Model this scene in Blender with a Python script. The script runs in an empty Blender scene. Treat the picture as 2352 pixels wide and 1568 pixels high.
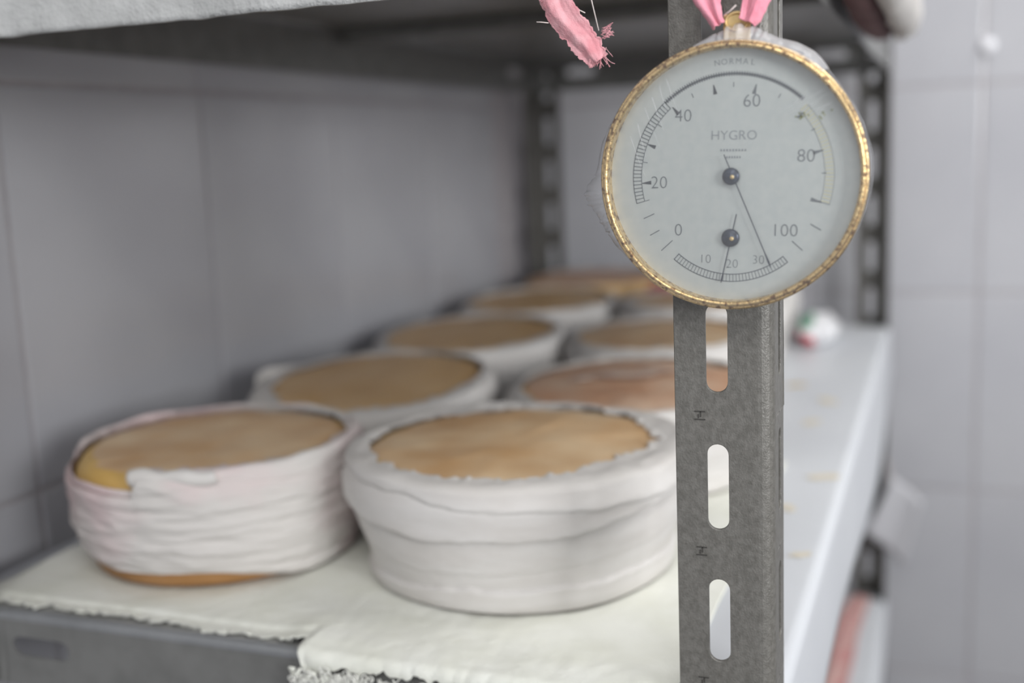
import bpy, bmesh, math, random
from mathutils import Vector, Matrix, noise
S = bpy.context.scene
COL = S.collection
PI = math.pi
random.seed(7)

# ------------------------------------------------------------ camera
cam_data = bpy.data.cameras.new('camera')
cam = bpy.data.objects.new('camera', cam_data)
COL.objects.link(cam)
M3 = Matrix(((0.93499979, -0.02007922, 0.3540794),
             (0.35213174, 0.1712882, -0.92014324),
             (-0.04217387, 0.98501633, 0.16722496)))
CAM = Vector((0.05941619, -0.4251051, 0.22606894))
cam.matrix_world = Matrix.Translation(CAM) @ M3.to_4x4()
cam_data.sensor_width = 36.0
cam_data.lens = 2600 / 2352 * 36
cam_data.clip_start = 0.01
cam_data.dof.use_dof = True
cam_data.dof.focus_distance = 0.432
cam_data.dof.aperture_fstop = 4.2
S.camera = cam

# ------------------------------------------------------------ world and lights
W = bpy.data.worlds.new('world'); S.world = W; W.use_nodes = True
bg = W.node_tree.nodes['Background']
bg.inputs[0].default_value = (0.90, 0.93, 1.0, 1); bg.inputs[1].default_value = 0.75

def area(name, loc, target, size, power, col=(1, 1, 1), size_y=None):
    l = bpy.data.lights.new(name, 'AREA'); l.energy = power; l.size = size; l.color = col
    if size_y: l.shape = 'RECTANGLE'; l.size_y = size_y
    o = bpy.data.objects.new(name, l); COL.objects.link(o); o.location = loc
    o.rotation_euler = (Vector(target) - Vector(loc)).to_track_quat('-Z', 'Y').to_euler()
    return o
area('ceiling_lamp_light', (0.75, 0.42, 1.42), (0.55, 0.55, 0), 0.45, 15, (1.0, 0.99, 0.97), 1.0)
w_ = area('right_fill_light', (1.25, -0.75, 0.40), (-0.25, 1.0, 0.17), 0.7, 4.6, (0.98, 0.99, 1.0), 0.5)  # added fill to brighten the rack interior, no window stands there
w_.data.spread = math.radians(75)
area('front_ceiling_light', (0.30, -1.25, 1.35), (-0.15, 0.15, 0.0), 0.9, 14, (1.0, 0.99, 0.97), 1.1)

S.view_settings.view_transform = 'Standard'
S.view_settings.look = 'None'
S.view_settings.gamma = 1.0
S.view_settings.use_curve_mapping = False
S.view_settings.exposure = 0.10

# ------------------------------------------------------------ material helpers
def lin(c):
    return tuple(((x / 255) / 12.92 if x / 255 <= .04045 else ((x / 255 + .055) / 1.055) ** 2.4) for x in c) + (1,)

def mat(name, c1, c2=None, scale=40, rough=.6, metal=0.0, bump=0.0, bscale=None, bdist=.001, detail=4,
        lo=.35, hi=.65, spec=.5, stretch=(1, 1, 1), rough2=None, sheen=0):
    m = bpy.data.materials.new(name); m.use_nodes = True
    nt = m.node_tree; N = nt.nodes; L = nt.links
    b = N['Principled BSDF']
    b.inputs['Roughness'].default_value = rough
    b.inputs['Metallic'].default_value = metal
    b.inputs['Specular IOR Level'].default_value = spec
    if sheen: b.inputs['Sheen Weight'].default_value = sheen
    tc = N.new('ShaderNodeTexCoord'); mp = N.new('ShaderNodeMapping')
    mp.inputs['Scale'].default_value = stretch
    L.new(tc.outputs['Object'], mp.inputs[0])
    if c2 is None:
        b.inputs['Base Color'].default_value = lin(c1)
    else:
        n = N.new('ShaderNodeTexNoise'); n.inputs['Scale'].default_value = scale; n.inputs['Detail'].default_value = detail
        L.new(mp.outputs[0], n.inputs['Vector'])
        r = N.new('ShaderNodeValToRGB')
        r.color_ramp.elements[0].position = lo; r.color_ramp.elements[0].color = lin(c1)
        r.color_ramp.elements[1].position = hi; r.color_ramp.elements[1].color = lin(c2)
        L.new(n.outputs['Fac'], r.inputs[0]); L.new(r.outputs[0], b.inputs['Base Color'])
        if rough2 is not None:
            rr = N.new('ShaderNodeMapRange'); rr.inputs['From Min'].default_value = lo; rr.inputs['From Max'].default_value = hi
            rr.inputs['To Min'].default_value = rough; rr.inputs['To Max'].default_value = rough2
            L.new(n.outputs['Fac'], rr.inputs['Value']); L.new(rr.outputs[0], b.inputs['Roughness'])
    if bump:
        n2 = N.new('ShaderNodeTexNoise'); n2.inputs['Scale'].default_value = bscale or scale; n2.inputs['Detail'].default_value = 3
        L.new(mp.outputs[0], n2.inputs['Vector'])
        bp = N.new('ShaderNodeBump'); bp.inputs['Strength'].default_value = bump; bp.inputs['Distance'].default_value = bdist
        L.new(n2.outputs['Fac'], bp.inputs['Height']); L.new(bp.outputs[0], b.inputs['Normal'])
    return m

def weave(m, scale=1500, strength=.35, dist=.0003):
    """adds a fine woven relief on top of a material's noise bump"""
    nt = m.node_tree; N = nt.nodes; L = nt.links; b = N['Principled BSDF']
    tc = N.new('ShaderNodeTexCoord')
    v = N.new('ShaderNodeTexVoronoi'); v.inputs['Scale'].default_value = scale
    L.new(tc.outputs['Object'], v.inputs['Vector'])
    bp = N.new('ShaderNodeBump'); bp.inputs['Strength'].default_value = strength; bp.inputs['Distance'].default_value = dist
    old = b.inputs['Normal'].links
    if old: L.new(old[0].from_socket, bp.inputs['Normal'])
    L.new(v.outputs['Distance'], bp.inputs['Height']); L.new(bp.outputs[0], b.inputs['Normal'])
    return m

def thin(name, tint, white, gloss_rough=.08, ior=1.45, bump=0, bscale=200, dcol=(235, 236, 240), bdist=.0005):
    """clear film or glass pane: transparent, fresnel gloss, a little milky diffuse"""
    m = bpy.data.materials.new(name); m.use_nodes = True
    nt = m.node_tree; N = nt.nodes; L = nt.links; N.clear()
    out = N.new('ShaderNodeOutputMaterial'); tr = N.new('ShaderNodeBsdfTransparent'); tr.inputs[0].default_value = tint
    df = N.new('ShaderNodeBsdfDiffuse'); df.inputs[0].default_value = lin(dcol)
    gl = N.new('ShaderNodeBsdfGlossy'); gl.inputs['Roughness'].default_value = gloss_rough
    lw = N.new('ShaderNodeLayerWeight'); lw.inputs[0].default_value = .5
    pw = N.new('ShaderNodeMath'); pw.operation = 'POWER'; pw.inputs[1].default_value = 4.0; L.new(lw.outputs['Facing'], pw.inputs[0])
    fr = N.new('ShaderNodeMath'); fr.operation = 'MULTIPLY_ADD'; fr.inputs[1].default_value = .45; fr.inputs[2].default_value = ((ior - 1) / (ior + 1)) ** 2
    L.new(pw.outputs[0], fr.inputs[0])
    m1 = N.new('ShaderNodeMixShader'); m1.inputs[0].default_value = white
    m2 = N.new('ShaderNodeMixShader')
    L.new(tr.outputs[0], m1.inputs[1]); L.new(df.outputs[0], m1.inputs[2])
    L.new(fr.outputs[0], m2.inputs[0]); L.new(m1.outputs[0], m2.inputs[1]); L.new(gl.outputs[0], m2.inputs[2])
    L.new(m2.outputs[0], out.inputs[0])
    if bump:
        tc = N.new('ShaderNodeTexCoord'); n = N.new('ShaderNodeTexNoise'); n.inputs['Scale'].default_value = bscale
        n.inputs['Distortion'].default_value = 1.5
        L.new(tc.outputs['Object'], n.inputs['Vector'])
        bp = N.new('ShaderNodeBump'); bp.inputs['Strength'].default_value = bump; bp.inputs['Distance'].default_value = bdist
        L.new(n.outputs['Fac'], bp.inputs['Height'])
        L.new(bp.outputs[0], gl.inputs['Normal'])
    return m

MT = {}
MT['tile'] = mat('glazed_tile', (172, 172, 177), (180, 180, 184), 6, rough=.16, bump=.12, bscale=14, bdist=.002)
MT['grout'] = mat('grout', (158, 153, 156), (168, 164, 166), 60, rough=.9, bump=.3, bscale=400)
MT['floor'] = mat('floor_tile', (98, 95, 90), (110, 106, 101), 10, rough=.5)
MT['ceiling'] = mat('ceiling_paint', (205, 205, 205), (212, 212, 212), 8, rough=.9)
MT['steel'] = mat('painted_steel', (112, 112, 110), (124, 124, 122), 60, rough=.36, metal=.08, spec=.6, bump=.12, bscale=900, bdist=.0004, stretch=(1, 1, 1))
MT['steel_deck'] = mat('painted_steel_deck', (140, 140, 138), (150, 150, 148), 60, rough=.30, metal=.3, spec=.6)  # same paint, lightened to stand in for bounce light on the underside
MT['steel_edge'] = mat('highlit_steel_edge', (140, 142, 144), (152, 154, 156), 60, rough=.28, metal=.45, spec=.6)  # lighter colour paints in the lamp highlight along the shelf edge
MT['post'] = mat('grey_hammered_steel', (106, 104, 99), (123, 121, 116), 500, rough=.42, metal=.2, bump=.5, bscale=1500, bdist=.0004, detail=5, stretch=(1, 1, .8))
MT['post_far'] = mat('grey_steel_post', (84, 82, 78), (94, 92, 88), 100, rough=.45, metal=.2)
MT['stamp'] = mat('stamped_shade', (66, 64, 61), rough=.7)
MT['liner'] = mat('white_plastic_liner', (202, 205, 210), (209, 212, 216), 5, rough=.38, bump=.1, bscale=40)
MT['stain'] = mat('whey_stain', (216, 204, 178), (210, 206, 198), 60, rough=.6)
MT['ochre'] = mat('ochre_stain', (190, 164, 110), (204, 186, 146), 90, rough=.6)
MT['sheetcloth'] = weave(mat('cream_cheesecloth', (222, 223, 213), (230, 231, 224), 30, rough=.95, bump=.35, bscale=220, bdist=.001, spec=.15), 1300, .4)
MT['topcloth'] = weave(mat('grey_white_cloth', (178, 179, 178), (196, 197, 196), 50, rough=.95, bump=.6, bscale=300, bdist=.0015, spec=.15), 900, .5)
MT['wrap'] = weave(mat('white_cheesecloth', (203, 199, 195), (211, 208, 205), 25, rough=.9, bump=.25, bscale=130, bdist=.001, spec=.2, stretch=(1, 1, 3)), 1600, .25)
MT['wrap_pink'] = weave(mat('faded_pink_cheesecloth', (210, 191, 191), (205, 201, 197), 9, rough=.9, bump=.25, bscale=130, bdist=.001, lo=.4, hi=.55, spec=.2, stretch=(1, 1, 1.4)), 1600, .25)
MT['rind'] = mat('washed_rind', (204, 164, 118), (226, 200, 164), 16, rough=.45, bump=.4, bscale=420, bdist=.0006, detail=6, spec=.6)
MT['rind_dark'] = mat('dark_washed_rind', (202, 162, 108), (218, 184, 136), 16, rough=.42, bump=.4, bscale=380, bdist=.0006, detail=6, spec=.6)
MT['rind_pink'] = mat('rosy_washed_rind', (206, 158, 124), (224, 194, 168), 20, rough=.45, bump=.4, bscale=380, bdist=.0006, detail=6, spec=.6)
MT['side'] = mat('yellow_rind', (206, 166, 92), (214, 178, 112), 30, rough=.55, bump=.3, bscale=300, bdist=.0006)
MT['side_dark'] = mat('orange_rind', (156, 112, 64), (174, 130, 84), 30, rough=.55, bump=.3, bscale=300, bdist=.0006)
MT['gold'] = mat('worn_gilt', (120, 86, 54), (228, 196, 138), 560, rough=.42, metal=.85, bump=.5, bscale=1100, bdist=.0003, detail=8, lo=.36, hi=.50, rough2=.26)
MT['brass'] = mat('yellow_brass', (206, 176, 116), (224, 198, 146), 200, rough=.4, metal=.45)
MT['dial'] = mat('silvered_dial', (184, 188, 185), (190, 193, 189), 300, rough=.42, metal=.35)
MT['print'] = mat('grey_print', (96, 100, 103), rough=.7)
MT['print_faint'] = mat('faint_print', (134, 138, 140), rough=.7)
MT['print_dark'] = mat('black_print', (58, 60, 64), rough=.7)
MT['cream_print'] = mat('cream_print', (196, 192, 160), rough=.7)
MT['hand'] = mat('blued_steel', (52, 56, 66), rough=.4, metal=.3)
MT['hub'] = mat('blued_hub', (62, 70, 86), (44, 48, 58), 300, rough=.3, metal=.6)
MT['casing'] = mat('dull_brass_case', (104, 78, 46), (132, 100, 58), 80, rough=.5, metal=.6)
MT['glass'] = thin('dial_glass', (.985, .99, .985, 1), .02, .03, 1.42)
MT['film'] = thin('cling_film', (.975, .98, .985, 1), .07, .12, 1.18, bump=.35, bscale=130)
MT['film_edge'] = thin('gathered_cling_film', (.97, .97, .98, 1), .34, .25, 1.4, bump=.6, bscale=260)
MT['film_tab'] = thin('crinkled_cling_film', (.96, .96, .96, 1), .17, .15, 1.6, bump=1.0, bscale=420)
MT['film_crease'] = thin('cling_film_crease', (.97, .97, .98, 1), .25, .2, 1.4, dcol=(240, 240, 242))
MT['pink'] = weave(mat('pink_cotton', (226, 138, 156), (238, 166, 182), 120, rough=.9, bump=.5, bscale=500, bdist=.0006, spec=.15, sheen=.3), 1800, .4)
MT['pink_pale'] = weave(mat('pale_pink_cotton', (220, 148, 156), (232, 178, 184), 150, rough=.9, bump=.5, bscale=500, bdist=.0006, spec=.15, sheen=.3), 1800, .4)
MT['thread'] = mat('cotton_thread', (226, 214, 210), rough=.9)
MT['thread_white'] = mat('white_thread', (226, 226, 220), rough=.95, spec=.1)
MT['maroon'] = mat('maroon_lining', (98, 70, 72), (112, 84, 84), 60, rough=.9)
MT['card'] = mat('white_card', (180, 180, 184), (187, 187, 191), 12, rough=.7)
MT['rose'] = mat('rose_cloth', (196, 138, 136), (200, 168, 162), 60, rough=.9)
MT['greencloth'] = mat('grey_green_cloth', (146, 152, 146), (178, 180, 176), 40, rough=.9, bump=.4, bscale=90, bdist=.002)
MT['bag'] = mat('white_plastic_bag', (214, 214, 216), (224, 224, 226), 30, rough=.3)
MT['bag_green'] = mat('green_bag_print', (92, 156, 124), rough=.4)
MT['bag_red'] = mat('red_bag_print', (204, 70, 82), rough=.4)
MT['red'] = mat('red_cloth', (178, 76, 84), (196, 108, 112), 80, rough=.9)
MT['glint_dome'] = mat('painted_glint', (236, 236, 240), rough=.1)
MT['lamp'] = bpy.data.materials.new('lamp_diffuser'); MT['lamp'].use_nodes = True
_b = MT['lamp'].node_tree.nodes['Principled BSDF']; _b.inputs['Emission Color'].default_value = (1, .99, .97, 1); _b.inputs['Emission Strength'].default_value = 3

# ------------------------------------------------------------ object helpers
def obj(name, bm_or_mesh, m, parent=None, smooth=False, label=None, kind=None):
    if isinstance(bm_or_mesh, bmesh.types.BMesh):
        me = bpy.data.meshes.new(name); bm_or_mesh.to_mesh(me); bm_or_mesh.free()
    else: me = bm_or_mesh
    ms = m if isinstance(m, (list, tuple)) else [m]
    if not me.materials:
        for x in ms: me.materials.append(MT[x] if isinstance(x, str) else x)
    if smooth: me.polygons.foreach_set('use_smooth', [True] * len(me.polygons))
    o = bpy.data.objects.new(name, me); COL.objects.link(o)
    if parent: o.parent = parent
    if label: o['label'] = label
    if kind: o['kind'] = kind
    return o

def tag(o, label, cat, group=None):
    o['label'] = label; o['category'] = cat
    if group: o['group'] = group
    return o

def empty(name, loc, label=None, cat=None, group=None, rot=(0, 0, 0)):
    o = bpy.data.objects.new(name, None); COL.objects.link(o); o.location = loc; o.rotation_euler = rot
    o.empty_display_size = .02
    if label: tag(o, label, cat, group)
    return o

def box(bm, c, s, rot=None, bevel=0):
    r = bmesh.ops.create_cube(bm, size=1)
    vs = r['verts']
    for v in vs: v.co = Vector((v.co.x * s[0], v.co.y * s[1], v.co.z * s[2]))
    if bevel:
        es = list({e for v in vs for e in v.link_edges})
        q = bmesh.ops.bevel(bm, geom=es, offset=bevel, segments=2, affect='EDGES', profile=.6)
        vs = list({v for f in q['faces'] for v in f.verts} | {v for v in vs if v.is_valid})
    for v in vs:
        co = v.co.copy()
        if rot: co = rot @ co
        v.co = co + Vector(c)
    return vs

def tube(bm, pts, r, seg=6, r2=None):
    pts = [Vector(p) for p in pts]; rings = []
    for i, p in enumerate(pts):
        d = (pts[min(i + 1, len(pts) - 1)] - pts[max(i - 1, 0)]).normalized()
        a = d.orthogonal().normalized() if i == 0 else (a - d * a.dot(d)).normalized()
        b = d.cross(a)
        rr = r if r2 is None else r + (r2 - r) * i / (len(pts) - 1)
        rings.append([bm.verts.new(p + (a * math.cos(t) + b * math.sin(t)) * rr) for t in [2 * PI * k / seg for k in range(seg)]])
    for A, B in zip(rings, rings[1:]):
        for k in range(seg): bm.faces.new((A[k], A[(k + 1) % seg], B[(k + 1) % seg], B[k]))
    bm.faces.new(rings[0][::-1]); bm.faces.new(rings[-1])

def lathe(bm, prof, seg=96, axis='Z', close=False, radfn=None):
    rings = []
    for (r, h) in prof:
        ring = []
        for k in range(seg):
            t = 2 * PI * k / seg
            rr = r * (radfn(t, r, h) if radfn else 1)
            if axis == 'Z': co = (rr * math.cos(t), rr * math.sin(t), h)
            else: co = (rr * math.cos(t), h, rr * math.sin(t))
            ring.append(bm.verts.new(co))
        rings.append(ring)
    prs = list(zip(rings, rings[1:])) + ([(rings[-1], rings[0])] if close else [])
    for A, B in prs:
        for k in range(seg): bm.faces.new((A[k], A[(k + 1) % seg], B[(k + 1) % seg], B[k]))
    return rings

def solid(o, t, off=0):
    md = o.modifiers.new('thickness', 'SOLIDIFY'); md.thickness = t; md.offset = off
    return o

def ns(*a): return noise.noise(Vector(a))
def smooth01(x):
    x = max(0, min(1, x)); return x * x * (3 - 2 * x)

# plate developed in (u,v) with oblong slots, then mapped to space
def stadium_hit(dx, dy, a, b, vert=True):
    if not vert:
        return stadium_hit(dy, dx, a, b, True)
    s = b - a
    if abs(dx) > 1e-9:
        t = a / abs(dx)
        if abs(t * dy) <= s: return t
    cy = s if dy > 0 else -s
    # |t*d - (0,cy)| = a
    A = dx * dx + dy * dy; B = -2 * dy * cy; C = cy * cy - a * a
    return (-B + math.sqrt(max(0, B * B - 4 * A * C))) / (2 * A)

def slot_cell(bm, rect, slot, mp):
    u0, u1, v0, v1 = rect
    if slot is None:
        vs = [bm.verts.new(mp(u, v)) for u, v in ((u0, v0), (u1, v0), (u1, v1), (u0, v1))]
        bm.faces.new(vs); return
    cu, cv, a, b, vert = slot
    ang = set()
    s = b - a
    for k in range(13):
        t = -PI / 2 + PI * k / 12
        for sx in (1, -1):
            if vert: x, y = a * math.sin(t), sx * (s + a * math.cos(t))
            else: y, x = a * math.sin(t), sx * (s + a * math.cos(t))
            ang.add(round(math.atan2(y, x), 6))
    for cx, cy in ((u0, v0), (u1, v0), (u1, v1), (u0, v1)): ang.add(round(math.atan2(cy - cv, cx - cu), 6))
    ang = sorted(ang); inner = []; outer = []
    for t in ang:
        dx, dy = math.cos(t), math.sin(t)
        ti = stadium_hit(dx, dy, a, b, vert)
        to = min(((u1 - cu) / dx if dx > 1e-9 else 1e9), ((u0 - cu) / dx if dx < -1e-9 else 1e9),
                 ((v1 - cv) / dy if dy > 1e-9 else 1e9), ((v0 - cv) / dy if dy < -1e-9 else 1e9))
        inner.append(bm.verts.new(mp(cu + ti * dx, cv + ti * dy)))
        outer.append(bm.verts.new(mp(cu + to * dx, cv + to * dy)))
    n = len(ang)
    for i in range(n):
        j = (i + 1) % n
        bm.faces.new((inner[i], outer[i], outer[j], inner[j]))

def slotted_plate(L, H, slots, mp, vert=False):
    """slots: list of (cu, cv, a, b); the plate runs u in 0..L, v in 0..H"""
    bm = bmesh.new()
    slots = sorted(slots); cur = 0
    for (cu, cv, a, b) in slots:
        m = (b if not vert else a) + .004
        if cu - m > cur: slot_cell(bm, (cur, cu - m, 0, H), None, mp)
        slot_cell(bm, (max(cur, cu - m), min(L, cu + m), 0, H), (cu, cv, a, b, vert), mp)
        cur = cu + m
    if cur < L: slot_cell(bm, (cur, L, 0, H), None, mp)
    bmesh.ops.remove_doubles(bm, verts=bm.verts, dist=1e-5)
    return bm

def angle_post(name, corner, sx, sy, z0, z1, w1, w2, m, phase, seedstamps=False):
    """slotted angle: corner at (x,y); one flange along sx*X, the other along sy*Y"""
    bm = bmesh.new(); rb = .005; pitch = .055
    cx, cy = corner
    def f1(u, v): return Vector((cx + sx * u, cy, v))
    def f2(u, v): return Vector((cx, cy + sy * u, v))
    k0 = math.floor((z0 - phase) / pitch)
    z = phase + k0 * pitch
    while z < z1 - 1e-6:
        a0, a1 = max(z - pitch / 2, z0), min(z + pitch / 2, z1)
        full = a1 - a0 > pitch * .99
        slot_cell(bm, (rb, w1, a0, a1), (w1 * .555, z, .0042, .0172, True) if full else None, f1)
        slot_cell(bm, (rb, w2, a0, a1), (rb + (w2 - rb) * .5, z + .004, .0035, .0165, True) if full else None, f2)
        for i in range(6):
            t0 = PI / 2 * i / 6; t1 = PI / 2 * (i + 1) / 6
            def P(t, zz): return Vector((cx + sx * (rb - rb * math.sin(t)), cy + sy * (rb - rb * math.cos(t)), zz))
            bm.faces.new([bm.verts.new(P(t0, a0)), bm.verts.new(P(t1, a0)), bm.verts.new(P(t1, a1)), bm.verts.new(P(t0, a1))])
        z += pitch
    bmesh.ops.remove_doubles(bm, verts=bm.verts, dist=1e-5)
    bmesh.ops.recalc_face_normals(bm, faces=bm.faces)
    o = obj(name, bm, m)
    # thickness grows inward (towards sx, sy)
    md = o.modifiers.new('thickness', 'SOLIDIFY'); md.thickness = .0018; md.offset = 0
    bv = o.modifiers.new('bevel', 'BEVEL'); bv.width = .0003; bv.segments = 1; bv.limit_method = 'ANGLE'; bv.angle_limit = .9
    return o

# ------------------------------------------------------------ room shell
WX, WY = -.462, 1.05
FZ, CZ = -.95, 1.6
def slab(name, c, s, m):
    bm = bmesh.new(); box(bm, c, s); o = obj(name, bm, m); o['kind'] = 'structure'; return o
X1, Y0 = 2.3, -2.4
wall_left = slab('wall_left', (WX - .055, (WY + Y0) / 2, (FZ + CZ) / 2), (.1, WY - Y0, CZ - FZ), 'grout')
wall_back = slab('wall_back', ((WX + X1) / 2 - .05, WY + .055, (FZ + CZ) / 2), (X1 - WX + .1, .1, CZ - FZ), 'grout')
slab('floor', ((WX + X1) / 2, (WY + Y0) / 2, FZ - .05), (X1 - WX + .2, WY - Y0 + .2, .1), 'floor')
slab('ceiling', ((WX + X1) / 2, (WY + Y0) / 2, CZ + .05), (X1 - WX + .2, WY - Y0 + .2, .1), 'ceiling')
slab('wall_right', (X1 + .05, (WY + Y0) / 2, (FZ + CZ) / 2), (.1, WY - Y0, CZ - FZ), 'tile')
TW, TH, G = .2, .25, .003
def tile_mesh(axis):
    bm = bmesh.new()
    s = (.008, TW - G, TH - G) if axis == 'x' else (TW - G, .008, TH - G)
    box(bm, (0, 0, 0), s, bevel=.0015)
    me = bpy.data.meshes.new('tile'); bm.to_mesh(me); bm.free(); me.materials.append(MT['tile'])
    me.polygons.foreach_set('use_smooth', [False] * len(me.polygons))
    return me
tmx, tmy = tile_mesh('x'), tile_mesh('y')
rnd = random.Random(3)
z0t = .028
for i in range(-12, 5):            # left wall
    for j in range(-4, 7):
        y = .107 + TW * i + TW / 2; z = z0t + TH * j + TH / 2
        if y + TW / 2 > WY + .02 or z < FZ + .1 or z > CZ - .1: continue
        o = bpy.data.objects.new('tile', tmx); COL.objects.link(o); o.parent = wall_left
        o.location = (WX - .0076 + rnd.uniform(-.0003, .0003), y, z)
        o.rotation_euler = (0, rnd.uniform(-.003, .003), rnd.uniform(-.004, .004))
for i in range(-3, 12):
    for j in range(-4, 7):
        x = .101 + TW * i + TW / 2; z = z0t + .002 + TH * j + TH / 2
        if x - TW / 2 < WX - .05 or z < FZ + .1 or z > CZ - .1 or x > X1 - .1: continue
        o = bpy.data.objects.new('tile', tmy); COL.objects.link(o); o.parent = wall_back
        o.location = (x, WY + .0076 + rnd.uniform(-.0003, .0003), z)
        o.rotation_euler = (rnd.uniform(-.003, .003), 0, rnd.uniform(-.003, .003))
# ceiling lamp housing (its light is the area lamp right beneath)
lampo = empty('ceiling_lamp', (.75, .30, 1.44), 'long white ceiling lamp above the right side of the rack', 'lamp')
bm = bmesh.new(); box(bm, (0, 0, .08), (.55, 1.2, .16), bevel=.008); obj('housing', bm, 'ceiling', lampo)
bm = bmesh.new(); box(bm, (0, 0, -.004), (.45, 1.1, .006), bevel=.002); obj('diffuser', bm, 'lamp', lampo)
# white dome added to paint a lamp glint on the wall grout
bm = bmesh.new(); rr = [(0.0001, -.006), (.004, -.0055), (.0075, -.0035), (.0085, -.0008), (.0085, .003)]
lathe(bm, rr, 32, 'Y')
o = obj('wall_glint', bm, 'glint_dome', smooth=True); o.location = (.1045, WY + .0005, .322)
tag(o, 'small round white dome painting a lamp glint on the back wall grout', 'glint_dome')

# ------------------------------------------------------------ rack
RL, RD = -.442, .987
p = angle_post('rack_post', (0, 0), -1, 1, -.62, .62, .037, .027, 'post', .093)
tag(p, 'near grey slotted steel angle post that carries the round hygrometer', 'post', 'slotted rack posts')
near_post = p
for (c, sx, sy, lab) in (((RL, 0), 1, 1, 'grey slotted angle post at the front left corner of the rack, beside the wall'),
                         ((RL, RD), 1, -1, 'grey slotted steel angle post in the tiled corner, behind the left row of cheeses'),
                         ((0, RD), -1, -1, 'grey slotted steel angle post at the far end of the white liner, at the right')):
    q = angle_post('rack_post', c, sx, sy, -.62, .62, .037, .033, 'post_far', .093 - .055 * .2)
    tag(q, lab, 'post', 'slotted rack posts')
# stamped marks on the near post, each a little proud, recess shade painted dark
for k, zc in enumerate((.1215, .0665, .0115, .1765)):
    bm = bmesh.new()
    xc = -.0272
    box(bm, (xc, -.0010, zc + .0016), (.0042, .0003, .0005)); box(bm, (xc, -.0010, zc - .0016), (.0042, .0003, .0005))
    box(bm, (xc + .0003, -.0010, zc + .0005), (.0005, .0003, .0022)); box(bm, (xc - .0006, -.0010, zc - .0003), (.0005, .0003, .0016))
    obj('stamped_mark', bm, 'stamp', near_post)

def pan(name, zt, lip, label, y0=.0025, y1=.9845, x0=RL + .0025, x1=-.0025):
    root = empty(name, ((x0 + x1) / 2, (y0 + y1) / 2, zt), label, 'shelf')
    ox, oy, oz = root.location
    bm = bmesh.new(); box(bm, (0, 0, -.0008), (x1 - x0 - .0078, y1 - y0 - .0078, .0014)); obj('shelf_deck', bm, 'steel_deck', root)
    H = lip
    Lx, Ly = x1 - x0, y1 - y0
    def ends(L):
        a = [(.023, H * .55, .0045, .009), (.0655, H * .55, .0052, .0185)]
        return a + [(L - c, v, p, q) for (c, v, p, q) in a]
    def holes(L): return [(.040, H * .45, .0050, .010), (.088, H * .45, .0050, .0150), (L - .04, H * .45, .005, .010), (L - .088, H * .45, .005, .015)]
    hh = ends if name == 'metal_shelf' else holes
    r = .004
    for nm, L, mpf in (('lip', Lx, lambda u, v: Vector((x0 - ox + u, y0 - oy, v - H))),
                       ('lip', Lx, lambda u, v: Vector((x0 - ox + u, y1 - oy, v - H))),
                       ('lip', Ly, lambda u, v: Vector((x0 - ox, y0 - oy + u, v - H))),
                       ('lip', Ly, lambda u, v: Vector((x1 - ox, y0 - oy + u, v - H)))):
        bm = slotted_plate(L, H - r, hh(L), mpf)
        bmesh.ops.recalc_face_normals(bm, faces=bm.faces)
        q = solid(obj(nm, bm, 'steel', root), .0012)
    # rounded shoulder joining deck and lips: four long strips
    for (ax, s) in (('x', -1), ('x', 1), ('y', -1), ('y', 1)):
        bm = bmesh.new(); prev = None
        for i in range(15):
            t = PI / 2 * i / 14
            dout = r * math.sin(t); dz = -r + r * math.cos(t)
            if ax == 'x':
                yy = (y0 - oy + r - dout) if s < 0 else (y1 - oy - r + dout)
                a, b = Vector((x0 - ox, yy, dz)), Vector((x1 - ox, yy, dz))
            else:
                xx = (x0 - ox + r - dout) if s < 0 else (x1 - ox - r + dout)
                a, b = Vector((xx, y0 - oy, dz)), Vector((xx, y1 - oy, dz))
            cur = (bm.verts.new(a), bm.verts.new(b))
            if prev: bm.faces.new((prev[0], prev[1], cur[1], cur[0]))
            prev = cur
        bmesh.ops.recalc_face_normals(bm, faces=bm.faces)
        solid(obj('shoulder', bm, 'steel_edge', root), .0012)
    # stiffening rib under the deck, as seen on the underside
    bm = bmesh.new(); box(bm, (0, 0, -.008), (x1 - x0 - .01, .03, .012), bevel=.002)
    obj('stiffener', bm, 'steel', root)
    return root
pan('metal_shelf', -.0008, .040, 'grey steel shelf in the middle, carrying the row of wrapped cheeses')
pan('metal_shelf', .338, .042, 'grey steel shelf overhead, seen from below at the top of the picture')
pan('metal_shelf', -.341, .040, 'grey steel shelf lowest at the right, under the pink cloth')

# ------------------------------------------------------------ white liners (sheet with a turned-down right flap)
def liner(name, z, flap, label, x0=RL + .004, y0=.012, y1=.975, wob=.0):
    bm = bmesh.new(); NY = 60; rows = []
    for j in range(NY + 1):
        y = y0 + (y1 - y0) * j / NY
        prof = [(x0 + (0 - x0 - .004) * i / 14, z) for i in range(15)]
        for k in range(1, 6):
            t = PI / 2 * k / 5; prof.append((-.004 + .007 * math.sin(t), z - .007 + .007 * math.cos(t)))
        f = flap(y)
        for k in range(1, 9):
            q = k / 8
            prof.append((.003 + .004 * q + .002 * math.sin(y * 9 + 2) * q, z - .007 - (f - .007) * q))
        row = [bm.verts.new((px, y, pz + .0003 * ns(px * 9, y * 7, 3.1) * (1 if px < 0 else 0))) for px, pz in prof]
        rows.append(row)
    for A, B in zip(rows, rows[1:]):
        for k in range(len(A) - 1): bm.faces.new((A[k], A[k + 1], B[k + 1], B[k]))
    o = solid(obj(name, bm, 'liner', smooth=True), .0012, -1)
    tag(o, label, 'liner'); return o
def flap_main(y): return .052 + .034 * smooth01((y) / .6) - .03 * smooth01((y - .6) / .4)
liner('shelf_liner', .0006, flap_main, 'white plastic liner on the middle shelf, turned down over its right edge', y0=.017)
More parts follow.
